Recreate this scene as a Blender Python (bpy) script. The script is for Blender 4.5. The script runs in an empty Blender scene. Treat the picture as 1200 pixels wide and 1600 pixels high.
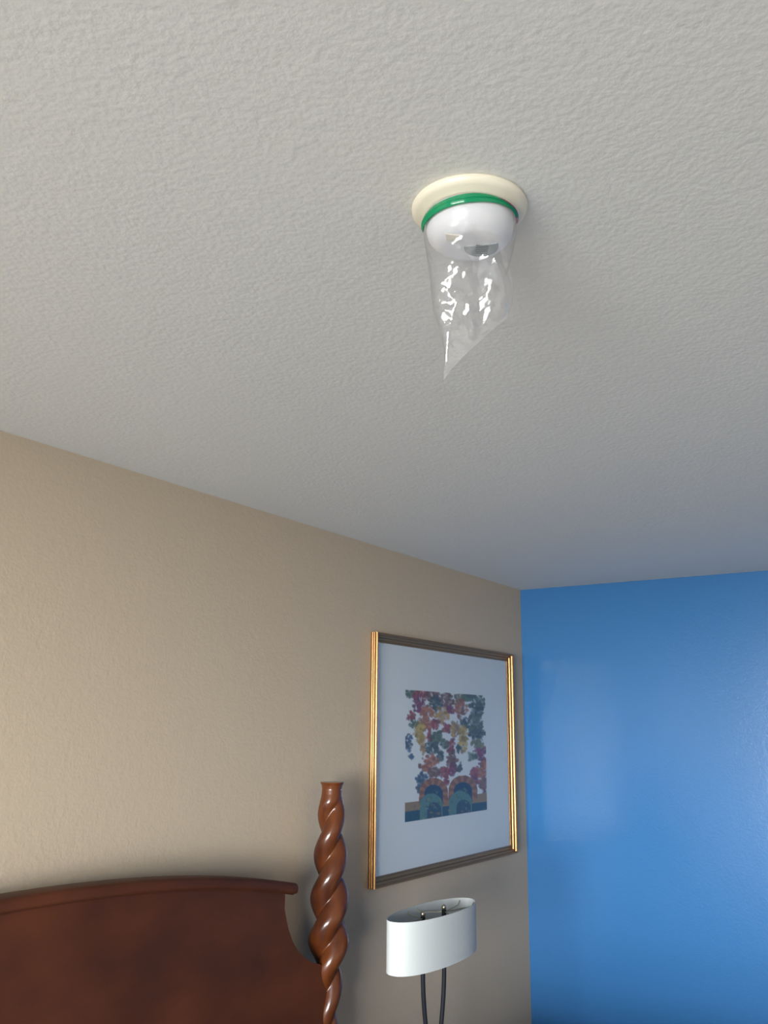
import bpy, bmesh, math, random
import numpy as np
from mathutils import Vector, Matrix
random.seed(7); rng = np.random.default_rng(11)
S = bpy.context.scene; C = S.collection
PI = math.pi

# ------------------------------------------------------------ camera
cd = bpy.data.cameras.new('camera'); cam = bpy.data.objects.new('camera', cd); C.objects.link(cam)
cd.sensor_fit = 'VERTICAL'; cd.sensor_height = 36.0; cd.lens = 36.0 * 1400 / 1600
cd.clip_start = 0.02
F_ = Vector((0.81318, 0.53321, 0.23329)); R_ = Vector((0.54633, -0.83751, 0.00985)); U_ = R_.cross(F_)
M3 = Matrix((R_, U_, -F_)).transposed()
cam.matrix_world = Matrix.Translation((0, 0, 1.72)) @ M3.to_4x4()
S.camera = cam

# ------------------------------------------------------------ world / daylight
S.view_settings.view_transform = 'Standard'; S.view_settings.look = 'None'
S.view_settings.gamma = 1.0; S.view_settings.use_curve_mapping = False
S.view_settings.exposure = 0.0
w = bpy.data.worlds.new('daylight'); S.world = w; w.use_nodes = True
nt = w.node_tree; nt.nodes.clear()
out = nt.nodes.new('ShaderNodeOutputWorld'); bg = nt.nodes.new('ShaderNodeBackground')
tc = nt.nodes.new('ShaderNodeTexCoord'); sx = nt.nodes.new('ShaderNodeSeparateXYZ'); cr = nt.nodes.new('ShaderNodeValToRGB')
mr = nt.nodes.new('ShaderNodeMapRange'); mr.inputs[1].default_value = -1; mr.inputs[2].default_value = 1
nt.links.new(tc.outputs['Generated'], sx.inputs[0]); nt.links.new(sx.outputs['Z'], mr.inputs[0])
nt.links.new(mr.outputs[0], cr.inputs[0]); nt.links.new(cr.outputs[0], bg.inputs[0]); nt.links.new(bg.outputs[0], out.inputs[0])
e = cr.color_ramp.elements
e[0].position = 0.0; e[0].color = (0.10, 0.10, 0.095, 1)
e[1].position = 1.0; e[1].color = (0.35, 0.45, 0.60, 1)
for p_, c_ in ((0.42, (0.20, 0.20, 0.19, 1)), (0.468, (2.3, 2.27, 2.2, 1)), (0.505, (2.1, 2.1, 2.08, 1)), (0.55, (1.5, 1.55, 1.6, 1)), (0.60, (0.45, 0.50, 0.58, 1))):
    n = e.new(p_); n.color = c_
bg.inputs[1].default_value = 39.0

WIN = (-1.0, 1.35, 0.3, 2.2)       # west window: y0, y1, z0, z1
WX = -3.2
def portal(name, loc, rot, sx_, sy_):
    l = bpy.data.lights.new(name, 'AREA'); l.shape = 'RECTANGLE'; l.size = sx_; l.size_y = sy_
    l.cycles.is_portal = True
    o = bpy.data.objects.new(name, l); C.objects.link(o); o.location = loc; o.rotation_euler = rot
portal('window_portal', (WX - 0.02, (WIN[0] + WIN[1]) / 2, (WIN[2] + WIN[3]) / 2), (0, -PI / 2, 0), WIN[3] - WIN[2], WIN[1] - WIN[0])

# ------------------------------------------------------------ materials
def mat(name, col, rough=0.5, metal=0.0, spec=0.5, coat=0.0, bump=None, var=None, coat_rough=0.1):
    m = bpy.data.materials.new(name); m.use_nodes = True; t = m.node_tree
    p = t.nodes['Principled BSDF']
    p.inputs['Base Color'].default_value = (*col, 1); p.inputs['Roughness'].default_value = rough
    p.inputs['Metallic'].default_value = metal; p.inputs['Specular IOR Level'].default_value = spec
    p.inputs['Coat Weight'].default_value = coat; p.inputs['Coat Roughness'].default_value = coat_rough
    co = t.nodes.new('ShaderNodeTexCoord')
    if bump:            # list of (scale, distance, detail)
        prev = None
        for sc, dist, det in bump:
            nz = t.nodes.new('ShaderNodeTexNoise'); nz.inputs['Scale'].default_value = sc; nz.inputs['Detail'].default_value = det
            t.links.new(co.outputs['Object'], nz.inputs['Vector'])
            b = t.nodes.new('ShaderNodeBump'); b.inputs['Distance'].default_value = dist; b.inputs['Strength'].default_value = 1.0
            t.links.new(nz.outputs[0], b.inputs['Height'])
            if prev: t.links.new(prev.outputs[0], b.inputs['Normal'])
            prev = b
        t.links.new(prev.outputs[0], p.inputs['Normal'])
    if var:             # (scale vector, colour 2, contrast low, high)
        mp = t.nodes.new('ShaderNodeMapping'); mp.inputs['Scale'].default_value = var[0]
        nz = t.nodes.new('ShaderNodeTexNoise'); nz.inputs['Scale'].default_value = 1.0; nz.inputs['Detail'].default_value = 5
        rp = t.nodes.new('ShaderNodeValToRGB'); rp.color_ramp.elements[0].position = var[2]; rp.color_ramp.elements[1].position = var[3]
        rp.color_ramp.elements[0].color = (*col, 1); rp.color_ramp.elements[1].color = (*var[1], 1)
        t.links.new(co.outputs['Object'], mp.inputs[0]); t.links.new(mp.outputs[0], nz.inputs['Vector'])
        t.links.new(nz.outputs[0], rp.inputs[0]); t.links.new(rp.outputs[0], p.inputs['Base Color'])
    return m

M = {}
M['ceiling'] = mat('ceiling_paint', (0.775, 0.775, 0.755), 0.85, spec=0.2, bump=[(95, 0.0010, 3), (30, 0.0007, 3)])
M['tan'] = mat('tan_wall_paint', (0.485, 0.392, 0.290), 0.55, spec=0.3, bump=[(140, 0.0007, 2), (45, 0.0006, 2)])
M['blue'] = mat('blue_wall_paint', (0.038, 0.152, 0.365), 0.20, spec=0.33, bump=[(170, 0.00035, 2), (60, 0.0003, 2)])
M['white_wall'] = mat('plain_wall_paint', (0.6, 0.55, 0.48), 0.7)
M['carpet'] = mat('carpet_pile', (0.42, 0.38, 0.33), 0.95, bump=[(300, 0.003, 3)])
M['white_trim'] = mat('white_trim_paint', (0.75, 0.75, 0.73), 0.4)
M['wood'] = mat('polished_mahogany', (0.115, 0.030, 0.006), 0.30, spec=0.3, coat=0.4, coat_rough=0.1, var=((14, 14, 3), (0.034, 0.009, 0.005), 0.35, 0.7))
M['wood_panel'] = mat('dark_mahogany_panel', (0.088, 0.024, 0.009), 0.55, spec=0.22, var=((3, 3, 5), (0.038, 0.011, 0.006), 0.3, 0.7))
M['gold'] = mat('antique_gold_leaf', (0.33, 0.165, 0.062), 0.30, metal=0.75, spec=0.5, bump=[(400, 0.0003, 2)])
M['matboard'] = mat('mat_board', (0.82, 0.82, 0.83), 0.8)
M['shade'] = mat('white_linen_shade', (0.51, 0.535, 0.535), 0.85, spec=0.15, bump=[(600, 0.0003, 2)])
M['dark_metal'] = mat('dark_bronze_metal', (0.012, 0.013, 0.018), 0.6, metal=0.0, spec=0.15)
M['brass'] = mat('aged_brass', (0.55, 0.5, 0.38), 0.25, metal=1.0)
M['wire'] = mat('shade_wire', (0.35, 0.33, 0.22), 0.4, metal=0.7)
M['cream'] = mat('aged_cream_plastic', (0.80, 0.75, 0.62), 0.35)
M['white_pl'] = mat('white_plastic', (0.78, 0.79, 0.83), 0.3)
M['grey_pl'] = mat('grey_plastic', (0.30, 0.34, 0.37), 0.7, spec=0.2)
M['slot'] = mat('dark_slot', (0.12, 0.14, 0.15), 0.6)
M['label'] = mat('paper_label', (0.62, 0.58, 0.50), 0.6)
M['linen'] = mat('white_bed_linen', (0.82, 0.82, 0.82), 0.9)
M['bulb'] = mat('frosted_bulb', (0.85, 0.84, 0.8), 0.4)

def film(name, tint, white, gloss_rough, alpha_t, ior=1.5, boost=1.0):
    m = bpy.data.materials.new(name); m.use_nodes = True; t = m.node_tree; t.nodes.clear()
    o = t.nodes.new('ShaderNodeOutputMaterial')
    tr = t.nodes.new('ShaderNodeBsdfTransparent'); tr.inputs[0].default_value = (*tint, 1)
    df = t.nodes.new('ShaderNodeBsdfDiffuse'); df.inputs[0].default_value = (*white, 1)
    gl = t.nodes.new('ShaderNodeBsdfGlossy'); gl.inputs['Roughness'].default_value = gloss_rough
    fr = t.nodes.new('ShaderNodeLayerWeight'); fr.inputs[0].default_value = 0.5
    pw = t.nodes.new('ShaderNodeMath'); pw.operation = 'POWER'; pw.inputs[1].default_value = 5.0
    f0 = ((ior - 1) / (ior + 1)) ** 2
    ml = t.nodes.new('ShaderNodeMapRange'); ml.inputs[3].default_value = f0 * boost; ml.inputs[4].default_value = 1.0
    t.links.new(fr.outputs['Facing'], pw.inputs[0])
    a = t.nodes.new('ShaderNodeMixShader'); a.inputs[0].default_value = alpha_t
    b = t.nodes.new('ShaderNodeMixShader')
    t.links.new(tr.outputs[0], a.inputs[1]); t.links.new(df.outputs[0], a.inputs[2])
    t.links.new(pw.outputs[0], ml.inputs[0]); t.links.new(ml.outputs[0], b.inputs[0])
    t.links.new(a.outputs[0], b.inputs[1]); t.links.new(gl.outputs[0], b.inputs[2]); t.links.new(b.outputs[0], o.inputs[0])
    return m
M['film'] = film('clear_plastic_film', (0.98, 0.98, 0.985), (0.9, 0.9, 0.95), 0.11, 0.05, boost=3.4)
M['green'] = film('green_plastic_seal', (0.10, 0.62, 0.36), (0.008, 0.34, 0.15), 0.12, 0.65)
M['pink'] = film('pink_plastic_seal', (0.92, 0.66, 0.74), (0.5, 0.25, 0.33), 0.15, 0.3)
M['pane'] = film('window_glass', (0.97, 0.98, 0.98), (1, 1, 1), 0.0, 0.0)
M['glazing'] = film('picture_glass', (0.97, 0.98, 0.98), (1, 1, 1), 0.02, 0.0)

# ------------------------------------------------------------ helpers
def link(name, me, m, parent=None):
    o = bpy.data.objects.new(name, me); C.objects.link(o)
    if m: me.materials.append(m)
    if parent: o.parent = parent
    return o
def obj(name, bm, m, parent=None, smooth=False):
    me = bpy.data.meshes.new(name); bmesh.ops.recalc_face_normals(bm, faces=bm.faces); bm.to_mesh(me); bm.free()
    if smooth:
        for p in me.polygons: p.use_smooth = True
    return link(name, me, m, parent)
def shade_auto(o, ang=40):
    me = o.data; bm = bmesh.new(); bm.from_mesh(me)
    for ed in bm.edges:
        if len(ed.link_faces) == 2 and ed.calc_face_angle(0) > math.radians(ang): ed.smooth = False
    for f in bm.faces: f.smooth = True
    bm.to_mesh(me); bm.free()
def box(bm, a, b):
    v = [bm.verts.new((x, y, z)) for x in (a[0], b[0]) for y in (a[1], b[1]) for z in (a[2], b[2])]
    for f in ((0, 1, 3, 2), (4, 6, 7, 5), (0, 4, 5, 1), (2, 3, 7, 6), (0, 2, 6, 4), (1, 5, 7, 3)):
        bm.faces.new([v[i] for i in f])
def bevel(o, w_, seg=2):
    md = o.modifiers.new('bevel', 'BEVEL'); md.width = w_; md.segments = seg; md.limit_method = 'ANGLE'; return o
def lathe(bm, prof, c=(0, 0, 0), n=64, close=True, sx=1, sy=1):
    rings = []
    for r, z in prof:
        rings.append([bm.verts.new((c[0] + r * sx * math.cos(2 * PI * k / n), c[1] + r * sy * math.sin(2 * PI * k / n), c[2] + z)) for k in range(n)])
    for a, b in zip(rings, rings[1:]):
        for k in range(n): bm.faces.new((a[k], a[(k + 1) % n], b[(k + 1) % n], b[k]))
    if close:
        bm.faces.new(rings[0]); bm.faces.new(rings[-1][::-1])
def tube(bm, pts, r, n=12, flat=1.0):
    pts = [Vector(p) for p in pts]; rings = []
    for i, p in enumerate(pts):
        t = (pts[min(i + 1, len(pts) - 1)] - pts[max(i - 1, 0)]).normalized()
        a = t.cross(Vector((0, 1, 0.01))).normalized(); b = t.cross(a).normalized()
        rr = r[i] if isinstance(r, (list, tuple)) else r
        rings.append([bm.verts.new(p + a * rr * math.cos(2 * PI * k / n) + b * rr * flat * math.sin(2 * PI * k / n)) for k in range(n)])
    for x, y in zip(rings, rings[1:]):
        for k in range(n): bm.faces.new((x[k], x[(k + 1) % n], y[(k + 1) % n], y[k]))
    bm.faces.new(rings[0]); bm.faces.new(rings[-1][::-1])
def thing(name, label, cat, loc=(0, 0, 0)):
    o = bpy.data.objects.new(name, None); C.objects.link(o); o.location = loc
    o['label'] = label; o['category'] = cat; o.empty_display_size = 0.05
    return o
def struct(o): o['kind'] = 'structure'; return o

# ------------------------------------------------------------ room shell
XB, YT, H, YS = 4.3845, 1.997, 2.44, -3.2
T = 0.12
b = bmesh.new(); box(b, (WX - T, YS - T, H), (XB + T, YT + T, H + T)); struct(obj('ceiling', b, M['ceiling']))
b = bmesh.new(); box(b, (WX - T, YS - T, -T), (XB + T, YT + T, 0)); struct(obj('floor', b, M['carpet']))
b = bmesh.new(); box(b, (WX - T, YT, 0), (XB, YT + T, H)); struct(obj('wall_back', b, M['tan']))
b = bmesh.new(); box(b, (XB, YS - T, 0), (XB + T, YT + T, H)); struct(obj('wall_right', b, M['blue']))
b = bmesh.new(); box(b, (WX - T, YS - T, 0), (XB, YS, H)); struct(obj('wall_front', b, M['white_wall']))
b = bmesh.new()
y0, y1, z0, z1 = WIN
box(b, (WX - T, YS, 0), (WX, y0, H)); box(b, (WX - T, y1, 0), (WX, YT, H))
box(b, (WX - T, y0, 0), (WX, y1, z0)); box(b, (WX - T, y0, z1), (WX, y1, H))
struct(obj('wall_left', b, M['white_wall']))
b = bmesh.new(); fw = 0.05
box(b, (WX - 0.09, y0, z0), (WX - 0.04, y0 + fw, z1)); box(b, (WX - 0.09, y1 - fw, z0), (WX - 0.04, y1, z1))
box(b, (WX - 0.09, y0 + fw, z0), (WX - 0.04, y1 - fw, z0 + fw)); box(b, (WX - 0.09, y0 + fw, z1 - fw), (WX - 0.04, y1 - fw, z1))
ym = (y0 + y1) / 2; box(b, (WX - 0.09, ym - 0.02, z0 + fw), (WX - 0.04, ym + 0.02, z1 - fw))
wn = struct(obj('window_1', b, M['white_trim']))
for a_, c_ in ((y0 + fw, ym - 0.02), (ym + 0.02, y1 - fw)):
    b = bmesh.new(); box(b, (WX - 0.068, a_, z0 + fw), (WX - 0.062, c_, z1 - fw)); obj('window_pane', b, M['pane'], wn)
for nm, a_, c_ in (('baseboard_back', (WX, YT - 0.015, 0), (XB, YT, 0.1)), ('baseboard_right', (XB - 0.015, YS, 0), (XB, YT - 0.015, 0.1))):
    b = bmesh.new(); box(b, a_, c_); struct(obj(nm, b, M['white_trim']))

# ------------------------------------------------------------ ceiling unit (cream ring and white dome)
DX, DY = 1.0149, 0.5258
det = thing('smoke_detector', 'round white domed smoke detector with cream ring on the ceiling, covered by a clear bag', 'smoke detector', (DX, DY, H))
b = bmesh.new()
lathe(b, [(0.079, 0), (0.0810, -0.001), (0.0819, -0.003), (0.0817, -0.006), (0.0803, -0.0088), (0.079, -0.0110), (0.075, -0.0132), (0.070, -0.0155), (0.066, -0.0175), (0.0635, -0.0190), (0.0615, -0.0185), (0.060, -0.012)], n=96)
shade_auto(obj('base_ring', b, M['cream'], det), 50)
b = bmesh.new()
prof = [(0.058, -0.006), (0.0605, -0.014), (0.0618, -0.022), (0.0618, -0.031)]
for k in range(1, 9):
    a_ = k / 8 * PI / 2; prof.append((0.0338 + 0.028 * math.cos(a_), -0.031 - 0.032 * math.sin(a_)))
prof += [(0.028, -0.0633), (0.018, -0.0635), (0.006, -0.0635)]
lathe(b, prof, n=96); dome = obj('dome', b, M['white_pl'], det, True)
rh = Vector((0.5463, -0.8375, 0)); dh = Vector((0.8375, 0.5463, 0))
def L3(x, d, z): return rh * x + dh * d + Vector((0, 0, z))
b = bmesh.new()
# grille disc segment, on the right of the dome's face
seg = [(0.002 + 0.024 * math.cos(a_), 0.004 + 0.024 * math.sin(a_)) for a_ in np.linspace(-0.5, 0.5 + PI / 1.15, 24)]
seg = [(x + 0.014, d - 0.004) for x, d in seg]
top = [b.verts.new(L3(x, d, -0.0615)) for x, d in seg]; bot = [b.verts.new(L3(x, d, -0.0645)) for x, d in seg]
b.faces.new(top); b.faces.new(bot[::-1])
for k in range(len(seg)): b.faces.new((top[k], top[(k + 1) % 24], bot[(k + 1) % 24], bot[k]))
gr = obj('speaker_grille', b, M['grey_pl'], det)
b = bmesh.new()
for k in range(5):
    d = -0.008 + k * 0.005
    for z_ in (0,):
        vs = [L3(0.008, d, -0.0643), L3(0.026, d + 0.002, -0.0643), L3(0.026, d + 0.0036, -0.0643), L3(0.008, d + 0.0016, -0.0643)]
        t_ = [b.verts.new(v) for v in vs]; u_ = [b.verts.new(v + Vector((0, 0, -0.0008))) for v in vs]
        b.faces.new(t_); b.faces.new(u_[::-1])
        for q in range(4): b.faces.new((t_[q], t_[(q + 1) % 4], u_[(q + 1) % 4], u_[q]))
obj('slots', b, M['slot'], gr)
b = bmesh.new()
vs = [L3(-0.036, -0.030, -0.0594), L3(-0.016, -0.032, -0.0632), L3(-0.015, -0.020, -0.0636), L3(-0.034, -0.018, -0.0627)]
t_ = [b.verts.new(v + Vector((0, 0, 0.002))) for v in vs]; u_ = [b.verts.new(v + Vector((0, 0, -0.002))) for v in vs]
b.faces.new(t_); b.faces.new(u_[::-1])
for q in range(4): b.faces.new((t_[q], t_[(q + 1) % 4], u_[(q + 1) % 4], u_[q]))
obj('label_sticker', b, M['label'], det)

# ------------------------------------------------------------ plastic bag over it
bag = thing('plastic_bag', 'crumpled clear plastic zip bag with a green seal, pulled over the ceiling smoke detector', 'plastic bag', (DX, DY, H))
NU, NV = 220, 190
folds = []
for lam, slope, cnt in ((0.085, 0.16, 4), (0.042, 0.18, 7), (0.020, 0.17, 9), (0.010, 0.10, 8)):
    for k in range(cnt):
        v_ = Vector((random.gauss(0, 1), random.gauss(0, 0.6), random.gauss(0, 0.75))).normalized() / (lam * random.uniform(0.75, 1.35))
        folds.append((v_.x, v_.y, v_.z, random.uniform(0, 1), slope * lam / 4 / math.sqrt(cnt) * 0.8))
def saw(x):
    x = x % 1.0
    return 1 - 2 * x / 0.66 if x < 0.66 else -1 + 2 * (x - 0.66) / 0.34
def tri(x): x = x % 1.0; return abs(2 * x - 1) * 2 - 1
def lerp(a_, c_, t_): return a_ + (c_ - a_) * t_
def interp(v, ks):
    for (a0, b0), (a1, b1) in zip(ks, ks[1:]):
        if v <= a1: return b0 + (b1 - b0) * (v - a0) / (a1 - a0)
    return ks[-1][1]
XLk = [(0, -0.0655), (0.12, -0.0640), (0.25, -0.0585), (0.38, -0.0550), (0.55, -0.0520), (0.70, -0.0400), (0.8, -0.036), (1.0, -0.0385)]
XRk = [(0, 0.0655), (0.15, 0.0650), (0.35, 0.0590), (0.5, 0.0540), (0.68, 0.0600), (0.85, 0.0590), (1.0, 0.0500)]
DPk = [(0, 0.0655), (0.12, 0.0648), (0.3, 0.0540), (0.5, 0.0400), (0.7, 0.0250), (0.88, 0.0110), (1.0, 0.0012)]
b = bmesh.new(); rows = []
for j in range(NV + 1):
    v = j / NV; row = []
    xl, xr, dp = interp(v, XLk), interp(v, XRk), interp(v, DPk)
    for i in range(NU):
        u = i / NU; th = 2 * PI * u
        c_, s_ = math.cos(th), math.sin(th); k_ = 0.35 * min(1, max(0, (v - 0.2) / 0.3))
        c_ = math.copysign(abs(c_) ** (1 - k_), c_); s_ = math.copysign(abs(s_) ** (1 - k_), s_)
        x = (xl + xr) / 2 + (xr - xl) / 2 * c_; d = dp * s_
        fx = (c_ + 1) / 2
        Lz = lerp(0.245, 0.150, fx ** 0.8)
        z = -0.021 - v * Lz
        # crumples: sharp triangle waves in many directions
        P = (x, d * 1.3, z * 0.9)
        disp = 0.0
        for (kx, ky, kz, ph, am) in folds:
            disp += am * tri(kx * P[0] + ky * P[1] + kz * P[2] + ph)
        g_ = min(1, max(0, (v - 0.06) / 0.30)); g_ = g_ * (1 - 0.55 * max(0, v - 0.7) / 0.3)
        disp *= g_ * 1.0
        lo = min(1, max(0, (v - 0.28) / 0.25))
        rad = abs(disp) * 0.45 + 0.0003
        pl = 0.0085 * min(1, max(0, (x + 0.014) / 0.018)) * math.sin(PI * min(1, max(0, (v - 0.22) / 0.74))) ** 0.6 * saw((x + 0.30 * (z + 0.1) + 0.004 * math.sin(60 * z)) / 0.050 + 0.12)
        dx_ = (c_ * rad) * (1 - lo) + 0.35 * disp * lo
        dd_ = (s_ * rad * 1.2) * (1 - lo) + (disp + pl) * lo
        row.append(b.verts.new(L3(x + dx_, d + dd_, z + 0.25 * disp * lo)))
    rows.append(row)
for a_, c_ in zip(rows, rows[1:]):
    for i in range(NU): b.faces.new((a_[i], a_[(i + 1) % NU], c_[(i + 1) % NU], c_[i]))
fl = obj('bag_film', b, M['film'], bag); shade_auto(fl, 22)
# seal strips: two tilted ribbons round the mouth of the bag
def ribbon(name, r, zc, wd, tilt, m, a0, a1, th=0.0012, dirx=1.0, wfun=None):
    b = bmesh.new(); n = 120; rows = []
    for k in range(n + 1):
        t_ = a0 + (a1 - a0) * k / n
        x, d = r * math.cos(t_), r * math.sin(t_)
        zz = zc + tilt * x / r
        wl = wd * (wfun(t_) if wfun else 1)
        ring = []
        for rr, dz in ((0, wl / 2), (0.0008, wl / 4), (0.0020, wl / 8), (0.0008, 0), (0.0020, -wl / 8), (0.0008, -wl / 4), (0, -wl / 2), (-th, -wl / 2), (-th, wl / 2)):
            q = (r + rr) / r; ring.append(b.verts.new(L3(x * q, d * q, zz + dz)))
        rows.append(ring)
    m_ = len(rows[0])
    for a_, c_ in zip(rows, rows[1:]):
        for q in range(m_): b.faces.new((a_[q], a_[(q + 1) % m_], c_[(q + 1) % m_], c_[q]))
    b.faces.new(rows[0]); b.faces.new(rows[-1][::-1])
    o = obj(name, b, m, bag); shade_auto(o, 50); return o
ribbon('green_seal', 0.0665, -0.0275, 0.013, 0.004, M['green'], -PI * 1.02, -0.06 * PI, wfun=lambda t_: 1.0 if t_ < -0.5 * PI else max(0.2, 1 - (t_ + 0.5 * PI) / (0.44 * PI) * 0.8))
ribbon('pink_seal', 0.0668, -0.0245, 0.005, 0.002, M['pink'], -0.32 * PI, 0.02 * PI)
bpy.data.objects['green_seal']['label'] = 'green zip seal strip'
bpy.data.objects['pink_seal']['label'] = 'thin pink zip seal strip'

# ------------------------------------------------------------ bed: headboard and twisted posts
PY = 1.897; PX = 2.586; BC = 1.34
bed = thing('bed', 'dark mahogany bed with arched headboard and rope-twist corner posts against the tan wall', 'bed', (BC, PY, 0))
def arch(dx): dx = abs(dx); return 1.343 - (0.078 + 0.018 * dx) * dx * dx
XE = 2.334 - BC
side = [(XE, 1.17), (XE + 0.006, 1.15), (XE + 0.022, 1.108), (XE + 0.045, 1.068), (XE + 0.075, 1.035), (XE + 0.11, 1.009), (XE + 0.15, 0.988), (XE + 0.20, 0.972), (XE + 0.235, 0.966)]
b = bmesh.new()
n = 48; xs = [-XE + 2 * XE * k / n for k in range(n + 1)]
pts = [(-x, z) for x, z in side[::-1]] + [(x, arch(x) - 0.025) for x in xs] + side
cols = []
for x, z in pts:
    cols.append([b.verts.new((x, yy, zz)) for yy in (-0.014, 0.016) for zz in (z, 0.30)])
for a_, c_ in zip(cols, cols[1:]):
    if abs(a_[0].co.x - c_[0].co.x) < 1e-7 and False: continue
    b.faces.new((a_[0], c_[0], c_[1], a_[1])); b.faces.new((a_[2], a_[3], c_[3], c_[2]))
    b.faces.new((a_[0], a_[2], c_[2], c_[0])); b.faces.new((a_[1], c_[1], c_[3], a_[3]))
for cc in (cols[0], cols[-1]): b.faces.new((cc[0], cc[1], cc[3], cc[2]))
hb = obj('headboard', b, M['wood_panel'], bed); shade_auto(hb, 35)
hb['label'] = 'dark flat headboard panel'
b = bmesh.new(); rings = []
n = 60; XR = 2.362 - BC
prof = [(-0.040, -0.030), (-0.044, -0.024), (-0.044, -0.010), (-0.040, -0.003), (-0.034, 0), (0.026, 0), (0.030, -0.004), (0.030, -0.030), (0.014, -0.036), (-0.026, -0.036), (-0.030, -0.032)]
for k in range(n + 1):
    x = -XR + 2 * XR * k / n; rings.append([b.verts.new((x, yy, arch(x) + zz)) for yy, zz in prof])
for a_, c_ in zip(rings, rings[1:]):
    for q in range(len(prof)): b.faces.new((a_[q], a_[(q + 1) % len(prof)], c_[(q + 1) % len(prof)], c_[q]))
b.faces.new(rings[0]); b.faces.new(rings[-1][::-1])
tr_ = obj('top_rail', b, M['wood_panel'], bed); shade_auto(tr_, 50); bevel(tr_, 0.003)
def post(px, hand):
    b = bmesh.new(); NZ, NT = 420, 72; rows = []
    rk = [(0.0, 0.030), (0.74, 0.036), (0.80, 0.040), (0.88, 0.046), (0.96, 0.057), (1.03, 0.068), (1.10, 0.0675), (1.20, 0.063), (1.29, 0.0575), (1.37, 0.052), (1.43, 0.0475), (1.47, 0.042), (1.495, 0.036), (1.512, 0.0335), (1.525, 0.036), (1.532, 0.0405), (1.5346, 0.041)]
    zb = 0.62; phi0 = math.atan2(-PY, -px)
    for j in range(NZ + 1):
        z = zb + (1.5346 - zb) * j / NZ; R = interp(z, rk)
        k = min(1, max(0, (1.505 - z) / 0.07)) * min(1, max(0, (z - 0.64) / 0.05))
        k = k * k * (3 - 2 * k)
        e_ = 0.36 * k; rho = 1 - e_ 
        row = []
        for i in range(NT):
            a_ = 2 * PI * i / NT
            tz = a_ - (phi0 + hand * 2 * PI * (z - 1.166) / 0.275) - PI / 2
            r = R * (e_ * abs(math.cos(tz)) + math.sqrt(max(0, rho * rho - e_ * e_ * math.sin(tz) ** 2)))
            row.append(b.verts.new((px - BC + r * math.cos(a_), r * math.sin(a_), z)))
        rows.append(row)
    for a_, c_ in zip(rows, rows[1:]):
        for i in range(NT): b.faces.new((a_[i], a_[(i + 1) % NT], c_[(i + 1) % NT], c_[i]))
    b.faces.new(rows[0]); b.faces.new(rows[-1][::-1])
    o = obj('post', b, M['wood'], bed); shade_auto(o, 60); o['label'] = 'glossy red-brown rope-twist post'
    b = bmesh.new(); x = px - BC; box(b, (x - 0.045, -0.045, 0), (x + 0.045, 0.045, 0.62)); bevel(obj('post_block', b, M['wood'], o), 0.006)
post(PX, 1); post(2 * BC - PX, -1)
b = bmesh.new(); box(b, (-1.04, -2.02, 0.16), (1.04, -0.03, 0.54)); bevel(obj('mattress', b, M['linen'], bed), 0.05, 4)  # out of view; added to bounce light up to the ceiling
b = bmesh.new(); box(b, (-1.08, -2.06, 0.26), (1.08, -0.55, 0.57)); cv = obj('bed_cover', b, M['linen'], bed); bevel(cv, 0.06, 4)  # unseen white duvet, likewise added for its bounce light
for sy_ in (-1.95, -0.3):
    for sx_ in (-0.98, 0.98):
        b = bmesh.new(); box(b, (sx_ - 0.03, sy_ - 0.03, 0), (sx_ + 0.03, sy_ + 0.03, 0.17)); obj('leg', b, M['wood_panel'], bed)


# ------------------------------------------------------------ framed picture
pic = thing('framed_picture', 'gold-framed vineyard watercolour print with a wide white mat, hanging on the tan wall', 'picture', (3.59, YT, 1.61))
FX0, FX1, FZ0, FZ1 = 2.958 - 3.59, 4.210 - 3.59, 1.133 - 1.61, 2.086 - 1.61
fprof = [(0.002, 0.001), (0.0, 0.004), (0.0, 0.008), (0.0012, 0.010), (0.0, 0.012), (0.0, 0.017), (0.0012, 0.019), (0.0, 0.021), (0.0, 0.027), (0.0015, 0.031), (0.004, 0.033), (0.007, 0.032), (0.009, 0.029), (0.0105, 0.024), (0.013, 0.0225), (0.017, 0.022), (0.019, 0.020), (0.0205, 0.014), (0.023, 0.0125), (0.030, 0.012), (0.034, 0.0135), (0.037, 0.012), (0.038, 0.008), (0.038, 0.001)]
def rail(p0, p1, inx, inz, sx0, sx1):
    # p0-p1 outer edge; (inx,inz) inward direction; mitred ends
    b = bmesh.new(); A = []; B = []
    dx, dz = p1[0] - p0[0], p1[1] - p0[1]; L = math.hypot(dx, dz); dx /= L; dz /= L
    for w_, h_ in fprof:
        A.append(b.verts.new((p0[0] + inx * w_ + dx * w_, -h_, p0[1] + inz * w_ + dz * w_)))
        B.append(b.verts.new((p1[0] + inx * w_ - dx * w_, -h_, p1[1] + inz * w_ - dz * w_)))
    m_ = len(A)
    for q in range(m_): b.faces.new((A[q], A[(q + 1) % m_], B[(q + 1) % m_], B[q]))
    b.faces.new(A); b.faces.new(B[::-1])
    o = obj('frame_rail', b, M['gold'], pic); shade_auto(o, 40)
rail((FX0, FZ0), (FX0, FZ1), 1, 0, 0, 0); rail((FX1, FZ0), (FX1, FZ1), -1, 0, 0, 0)
rail((FX0, FZ1), (FX1, FZ1), 0, -1, 0, 0); rail((FX0, FZ0), (FX1, FZ0), 0, 1, 0, 0)
g = 0.036
b = bmesh.new(); box(b, (FX0 + g, -0.007, FZ0 + g), (FX1 - g, -0.002, FZ1 - g)); obj('mat_board', b, M['matboard'], pic)
b = bmesh.new(); box(b, (FX0 + g, -0.0125, FZ0 + g), (FX1 - g, -0.0105, FZ1 - g)); obj('glass', b, M['glazing'], pic)
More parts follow.
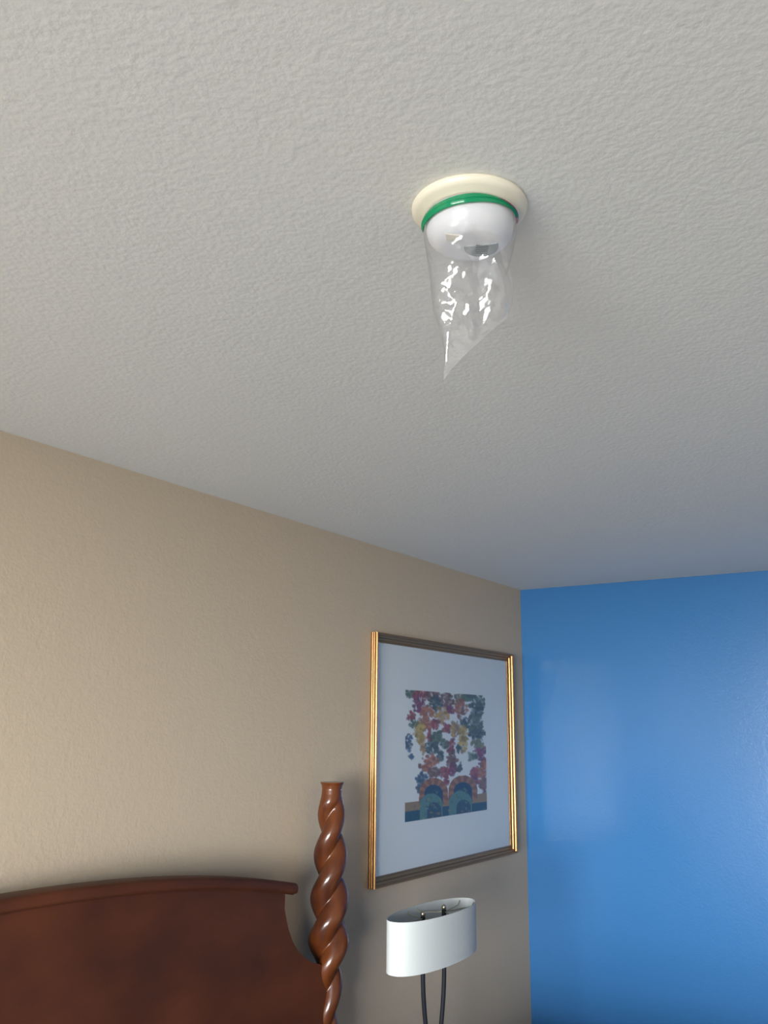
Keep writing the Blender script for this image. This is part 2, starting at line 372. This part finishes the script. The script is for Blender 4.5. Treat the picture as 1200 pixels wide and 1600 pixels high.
# the print: a watercolour painted as colours on a fine grid
PW, PH = 210, 150
q = np.array([(105, 70), (970, 125), (1010, 1355), (115, 1500)], float)
dst = np.array([(0, 0), (1, 0), (1, 1), (0, 1)], float)
A = []; Bv = []
for (x, y), (u, v) in zip(dst, q):
    A.append([x, y, 1, 0, 0, 0, -u * x, -u * y]); Bv.append(u)
    A.append([0, 0, 0, x, y, 1, -v * x, -v * y]); Bv.append(v)
Hm = np.append(np.linalg.solve(np.array(A), np.array(Bv)), 1).reshape(3, 3)
uu, vv = np.meshgrid((np.arange(PW + 1)) / PW, (np.arange(PH + 1)) / PH)
den = Hm[2, 0] * uu + Hm[2, 1] * vv + 1
CXm = (Hm[0, 0] * uu + Hm[0, 1] * vv + Hm[0, 2]) / den; CYm = (Hm[1, 0] * uu + Hm[1, 1] * vv + Hm[1, 2]) / den
img = np.ones((PH + 1, PW + 1, 3)) * np.array((0.82, 0.82, 0.83))
def blob(cx, cy, rx, ry, col, a=0.85, ang=0.0, soft=0.25):
    dx, dy = CXm - cx, CYm - cy; c_, s_ = math.cos(ang), math.sin(ang)
    X, Y = dx * c_ + dy * s_, -dx * s_ + dy * c_
    d = np.sqrt((X / rx) ** 2 + (Y / ry) ** 2)
    m_ = np.clip((1 - d) / soft, 0, 1)[..., None] * a
    img[:] = img * (1 - m_) + np.array(col) * m_
RED = (0.42, 0.06, 0.08); MAG = (0.30, 0.04, 0.14); ORG = (0.55, 0.17, 0.07); OCH = (0.55, 0.33, 0.10); GRN = (0.10, 0.18, 0.12)
DGR = (0.06, 0.11, 0.12); BLU = (0.05, 0.14, 0.28); BRN = (0.25, 0.10, 0.08); YEL = (0.62, 0.42, 0.10); OLV = (0.26, 0.27, 0.14); PUR = (0.14, 0.06, 0.16)
clusters = [
 (160, 110, 70, 50, GRN, 14), (270, 130, 90, 60, RED, 22), (250, 230, 60, 90, MAG, 22), (180, 350, 45, 60, RED, 12), (400, 130, 90, 60, BRN, 20), (430, 220, 80, 90, DGR, 22),
 (340, 310, 70, 70, ORG, 20), (340, 430, 80, 70, ORG, 22), (560, 180, 70, 90, BRN, 18), (600, 280, 45, 50, MAG, 10), (500, 340, 80, 90, OCH, 20), (440, 440, 50, 60, RED, 8),
 (700, 160, 60, 60, OLV, 14), (700, 270, 80, 100, ORG, 26), (800, 150, 90, 50, GRN, 16), (890, 200, 90, 90, GRN, 20), (880, 300, 80, 110, DGR, 24), (870, 450, 80, 130, GRN, 30),
 (890, 540, 90, 60, DGR, 18), (760, 440, 45, 70, DGR, 12), (200, 440, 60, 50, GRN, 12), (265, 500, 60, 90, YEL, 26), (270, 590, 55, 50, YEL, 14), (150, 640, 35, 90, BLU, 16), (180, 800, 12, 40, BLU, 4),
 (300, 700, 25, 110, OCH, 10), (380, 560, 30, 60, RED, 10), (560, 480, 50, 50, RED, 10), (660, 480, 60, 90, OCH, 20), (740, 590, 50, 160, YEL, 34), (450, 580, 60, 70, GRN, 16),
 (400, 700, 70, 80, DGR, 24), (610, 680, 35, 90, RED, 14), (530, 660, 40, 60, GRN, 6), (490, 760, 40, 70, DGR, 8), (690, 700, 20, 40, DGR, 6), (400, 820, 80, 50, ORG, 18), (350, 890, 60, 60, ORG, 16),
 (620, 820, 60, 90, BRN, 24), (620, 930, 60, 60, MAG, 16), (540, 960, 50, 60, RED, 16), (560, 1050, 25, 50, RED, 8), (930, 740, 60, 100, MAG, 22), (960, 850, 40, 60, MAG, 10), (840, 780, 60, 60, GRN, 5),
 (900, 640, 70, 50, OLV, 12), (870, 950, 60, 60, RED, 16), (870, 1040, 50, 60, MAG, 10), (960, 960, 50, 120, ORG, 18), (970, 1090, 50, 90, BRN, 16), (710, 890, 20, 60, DGR, 6),
 (290, 1010, 60, 60, BLU, 14), (265, 1110, 20, 60, BLU, 6), (275, 880, 14, 30, BRN, 3), (420, 960, 60, 60, BRN, 18), (740, 300, 20, 40, BRN, 3)]
for cx, cy, rx, ry, col, n_ in clusters:
    blob(cx, cy, rx * 0.85, ry * 0.85, [c_ * 1.15 + 0.05 for c_ in col], 0.75, 0, 0.5)
    for k in range(int(n_ * 2.0)):
        a_ = rng.uniform(0, 2 * PI); r = math.sqrt(rng.uniform()) ; x = cx + r * rx * math.cos(a_); y = cy + r * ry * math.sin(a_)
        s_ = rng.uniform(9, 24); f = rng.uniform(0.6, 1.7)
        blob(x, y, s_, s_ * rng.uniform(0.9, 1.8), [min(1, c_ * f) for c_ in col], rng.uniform(0.5, 0.95), rng.uniform(0, PI), 0.35)
# small gaps of paper
for k in range(45):
    x, y = rng.uniform(130, 960), rng.uniform(90, 900); blob(x, y, rng.uniform(6, 16), rng.uniform(12, 38), (0.76, 0.77, 0.78), 0.85, rng.uniform(-0.6, 0.6), 0.5)
g0 = np.array((0.22, 0.17, 0.13)); k0 = np.clip((0.80 - img.mean(2, keepdims=True)) * 2, 0, 1) * 0.3; img = img * (1 - k0) + g0 * k0
# the two brick arches and the dark base band, painted straight
def poly_band(y_l, y_r, y2_l, y2_r, col, x0=100, x1=1015, a=1.0):
    t_ = (CXm - x0) / (x1 - x0); m_ = ((CYm > y_l + (y_r - y_l) * t_) & (CYm < y2_l + (y2_r - y2_l) * t_) & (CXm > x0) & (CXm < x1))[..., None] * a
    img[:] = img * (1 - m_) + np.array(col) * m_
poly_band(1290, 1170, 1390, 1270, (0.40, 0.26, 0.12))
poly_band(1385, 1265, 1560, 1400, (0.04, 0.10, 0.15))
def arc(cx, cy, r0, r1, ry, col, jag=False, ylim=1e9):
    dx, dy = CXm - cx, CYm - cy; d = np.sqrt(dx ** 2 + (dy / ry) ** 2)
    m_ = ((d > r0) & (d < r1) & (dy < 0) | ((np.abs(dx) > r0) & (np.abs(dx) < r1) & (dy >= 0) & (CYm < ylim)))
    c_ = np.array(col) * np.ones(img.shape)
    if jag:
        s_ = np.sin(np.arctan2(dy, dx) * 11 + 1) ; c_ = c_ * (0.85 + 0.45 * (s_ > 0.2))[..., None]
    img[m_] = c_[m_]
for cx, cy, k in ((425, 1180, 1), (745, 1150, 1)):
    arc(cx, cy, 0, 158, 1.05, (0.38, 0.17, 0.09), True, 1300 - (cx - 425) * 0.15)
    arc(cx, cy, 0, 100, 0.9, (0.04, 0.08, 0.15), False, 1500)
    arc(cx - 25, cy + 130, 0, 125, 1.0, (0.14, 0.27, 0.26), False, 1560)
    arc(cx + 10, cy + 185, 0, 78, 1.1, (0.06, 0.10, 0.15), False, 1560)
    for k in range(16): blob(cx + rng.uniform(-90, 90), cy + rng.uniform(-40, 200), 12, 20, GRN if k % 2 else (0.2, 0.33, 0.3), 0.5, rng.uniform(0, PI))
for k in range(50):
    blob(rng.uniform(110, 1000), rng.uniform(1240, 1480), rng.uniform(8, 22), rng.uniform(6, 16), random.choice([GRN, DGR, OCH, BLU]), 0.45, rng.uniform(0, PI))
ink = (img.min(2, keepdims=True) < 0.68); img = np.where(ink, img * 0.82, img)
px0, px1, pz0, pz1 = 3.209 - 3.59, 3.934 - 3.59, 1.350 - 1.61, 1.871 - 1.61
me = bpy.data.meshes.new('print')
verts = [(px0 + (px1 - px0) * i / PW, -0.0078, pz1 + (pz0 - pz1) * j / PH) for j in range(PH + 1) for i in range(PW + 1)]
faces = [(j * (PW + 1) + i, (j + 1) * (PW + 1) + i, (j + 1) * (PW + 1) + i + 1, j * (PW + 1) + i + 1) for j in range(PH) for i in range(PW)]
me.from_pydata(verts, [], faces)
ca = me.color_attributes.new('ink', 'FLOAT_COLOR', 'POINT')
buf = np.ones(((PH + 1) * (PW + 1), 4), dtype=np.float32); buf[:, :3] = np.clip(img, 0, 1).reshape(-1, 3); ca.data.foreach_set('color', buf.ravel())
pm = mat('watercolour_ink', (1, 1, 1), 0.8); at = pm.node_tree.nodes.new('ShaderNodeAttribute'); at.attribute_name = 'ink'
pm.node_tree.links.new(at.outputs['Color'], pm.node_tree.nodes['Principled BSDF'].inputs['Base Color'])
pr_ = link('print', me, pm, pic); pr_['label'] = 'watercolour of autumn vines hanging over two arches'

# ------------------------------------------------------------ nightstand (below the frame) and lamp
LX, LY = 2.85, 1.65
ns = thing('nightstand', 'dark wood nightstand beside the bed, under the table lamp', 'nightstand', (2.98, 1.72, 0))
b = bmesh.new(); box(b, (-0.27, -0.22, 0.08), (0.27, 0.22, 0.465)); obj('body', b, M['wood_panel'], ns)
b = bmesh.new(); box(b, (-0.29, -0.24, 0.465), (0.29, 0.24, 0.49)); bevel(obj('top', b, M['wood_panel'], ns), 0.004)
for z0_, z1_ in ((0.11, 0.27), (0.29, 0.44)):
    b = bmesh.new(); box(b, (-0.24, -0.232, z0_), (0.24, -0.22, z1_)); dr = bevel(obj('drawer', b, M['wood_panel'], ns), 0.003)
    b = bmesh.new(); tube(b, [(0, -0.232, (z0_ + z1_) / 2), (0, -0.25, (z0_ + z1_) / 2)], [0.008, 0.014]); obj('knob', b, M['brass'], dr)
for sx_ in (-1, 1):
    for sy_ in (-1, 1):
        b = bmesh.new(); box(b, (sx_ * 0.25 - 0.02, sy_ * 0.20 - 0.02, 0), (sx_ * 0.25 + 0.02, sy_ * 0.20 + 0.02, 0.08)); obj('leg', b, M['wood_panel'], ns)

lamp = thing('table_lamp', 'table lamp with oval white drum shade on two dark curved rods, beside the bedpost', 'lamp', (LX, LY, 0.60))
ZT, ZB = 1.117 - 0.60, 0.960 - 0.60
b = bmesh.new()
SA, SB = 0.256, 0.086
def oval(t_): 
    c_, s_ = math.cos(t_), math.sin(t_); return SA * math.copysign(abs(c_) ** 0.92, c_), SB * math.copysign(abs(s_) ** 0.92, s_)
rows = []
for k in range(96):
    t_ = 2 * PI * k / 96; x, y = oval(t_)
    o_ = 1 + 0.0; i_ = (SA - 0.0025) / SA; iy = (SB - 0.0025) / SB
    rows.append([b.verts.new(p) for p in ((x, y, ZB), (x * 1.002, y * 1.006, ZB + 0.004), (x, y, ZB + 0.008), (x, y, ZT - 0.008), (x * 1.002, y * 1.006, ZT - 0.004), (x, y, ZT), (x * i_, y * iy, ZT), (x * i_, y * iy, ZB))])
for k in range(96):
    a_, c_ = rows[k], rows[(k + 1) % 96]
    for q_ in range(8): b.faces.new((a_[q_], c_[q_], c_[(q_ + 1) % 8], a_[(q_ + 1) % 8]))
sh = obj('lamp_shade', b, M['shade'], lamp); shade_auto(sh, 50)
for s_ in (-1, 1):
    xs_ = s_ * 0.0715
    b = bmesh.new(); pts = []
    for k in range(25):
        t_ = k / 24; z = 0.03 + (0.335 - 0.03) * t_
        pts.append((s_ * (0.012 + 0.0595 * math.sin(t_ * PI / 2) ** 0.9), 0, z))
    tube(b, pts, 0.0075); rod = obj('rod', b, M['dark_metal'], lamp, True)
    b = bmesh.new(); lathe(b, [(0.008, 0.335), (0.016, 0.34), (0.016, 0.40), (0.012, 0.405)], (xs_, 0, 0), 24); shade_auto(obj('socket', b, M['dark_metal'], rod), 40)
    b = bmesh.new(); lathe(b, [(0.0075, 0.39), (0.008, 0.502), (0.0075, 0.505)], (xs_, 0, 0), 20); shade_auto(obj('riser', b, M['dark_metal'], rod), 40)
    b = bmesh.new(); lathe(b, [(0.004, 0.504), (0.0075, 0.507), (0.0085, 0.512), (0.0075, 0.518), (0.003, 0.522)], (xs_, 0, 0), 20); f_ = obj('finial', b, M['brass'], rod, True)
    b = bmesh.new()
    zs = 0.500
    ends = [(s_ * 0.238, 0.029), (s_ * 0.238, -0.029), (s_ * 0.03, 0.0845), (s_ * 0.03, -0.0845)] 
    for ex, ey in ends:
        tube(b, [(xs_, 0, zs), (xs_ + (ex - xs_) * 0.3, ey * 0.3, zs - 0.004), (xs_ + (ex - xs_) * 0.92, ey * 0.92, zs - 0.004), (ex, ey, zs + 0.008)], 0.0016, 8)
    obj('spider_wire', b, M['wire'], sh)
b = bmesh.new(); lathe(b, [(0.09, -0.11), (0.092, -0.104), (0.085, -0.096), (0.03, -0.09), (0.018, -0.07), (0.016, 0.0), (0.022, 0.03), (0.020, 0.05)], n=48); shade_auto(obj('base', b, M['dark_metal'], lamp), 40)
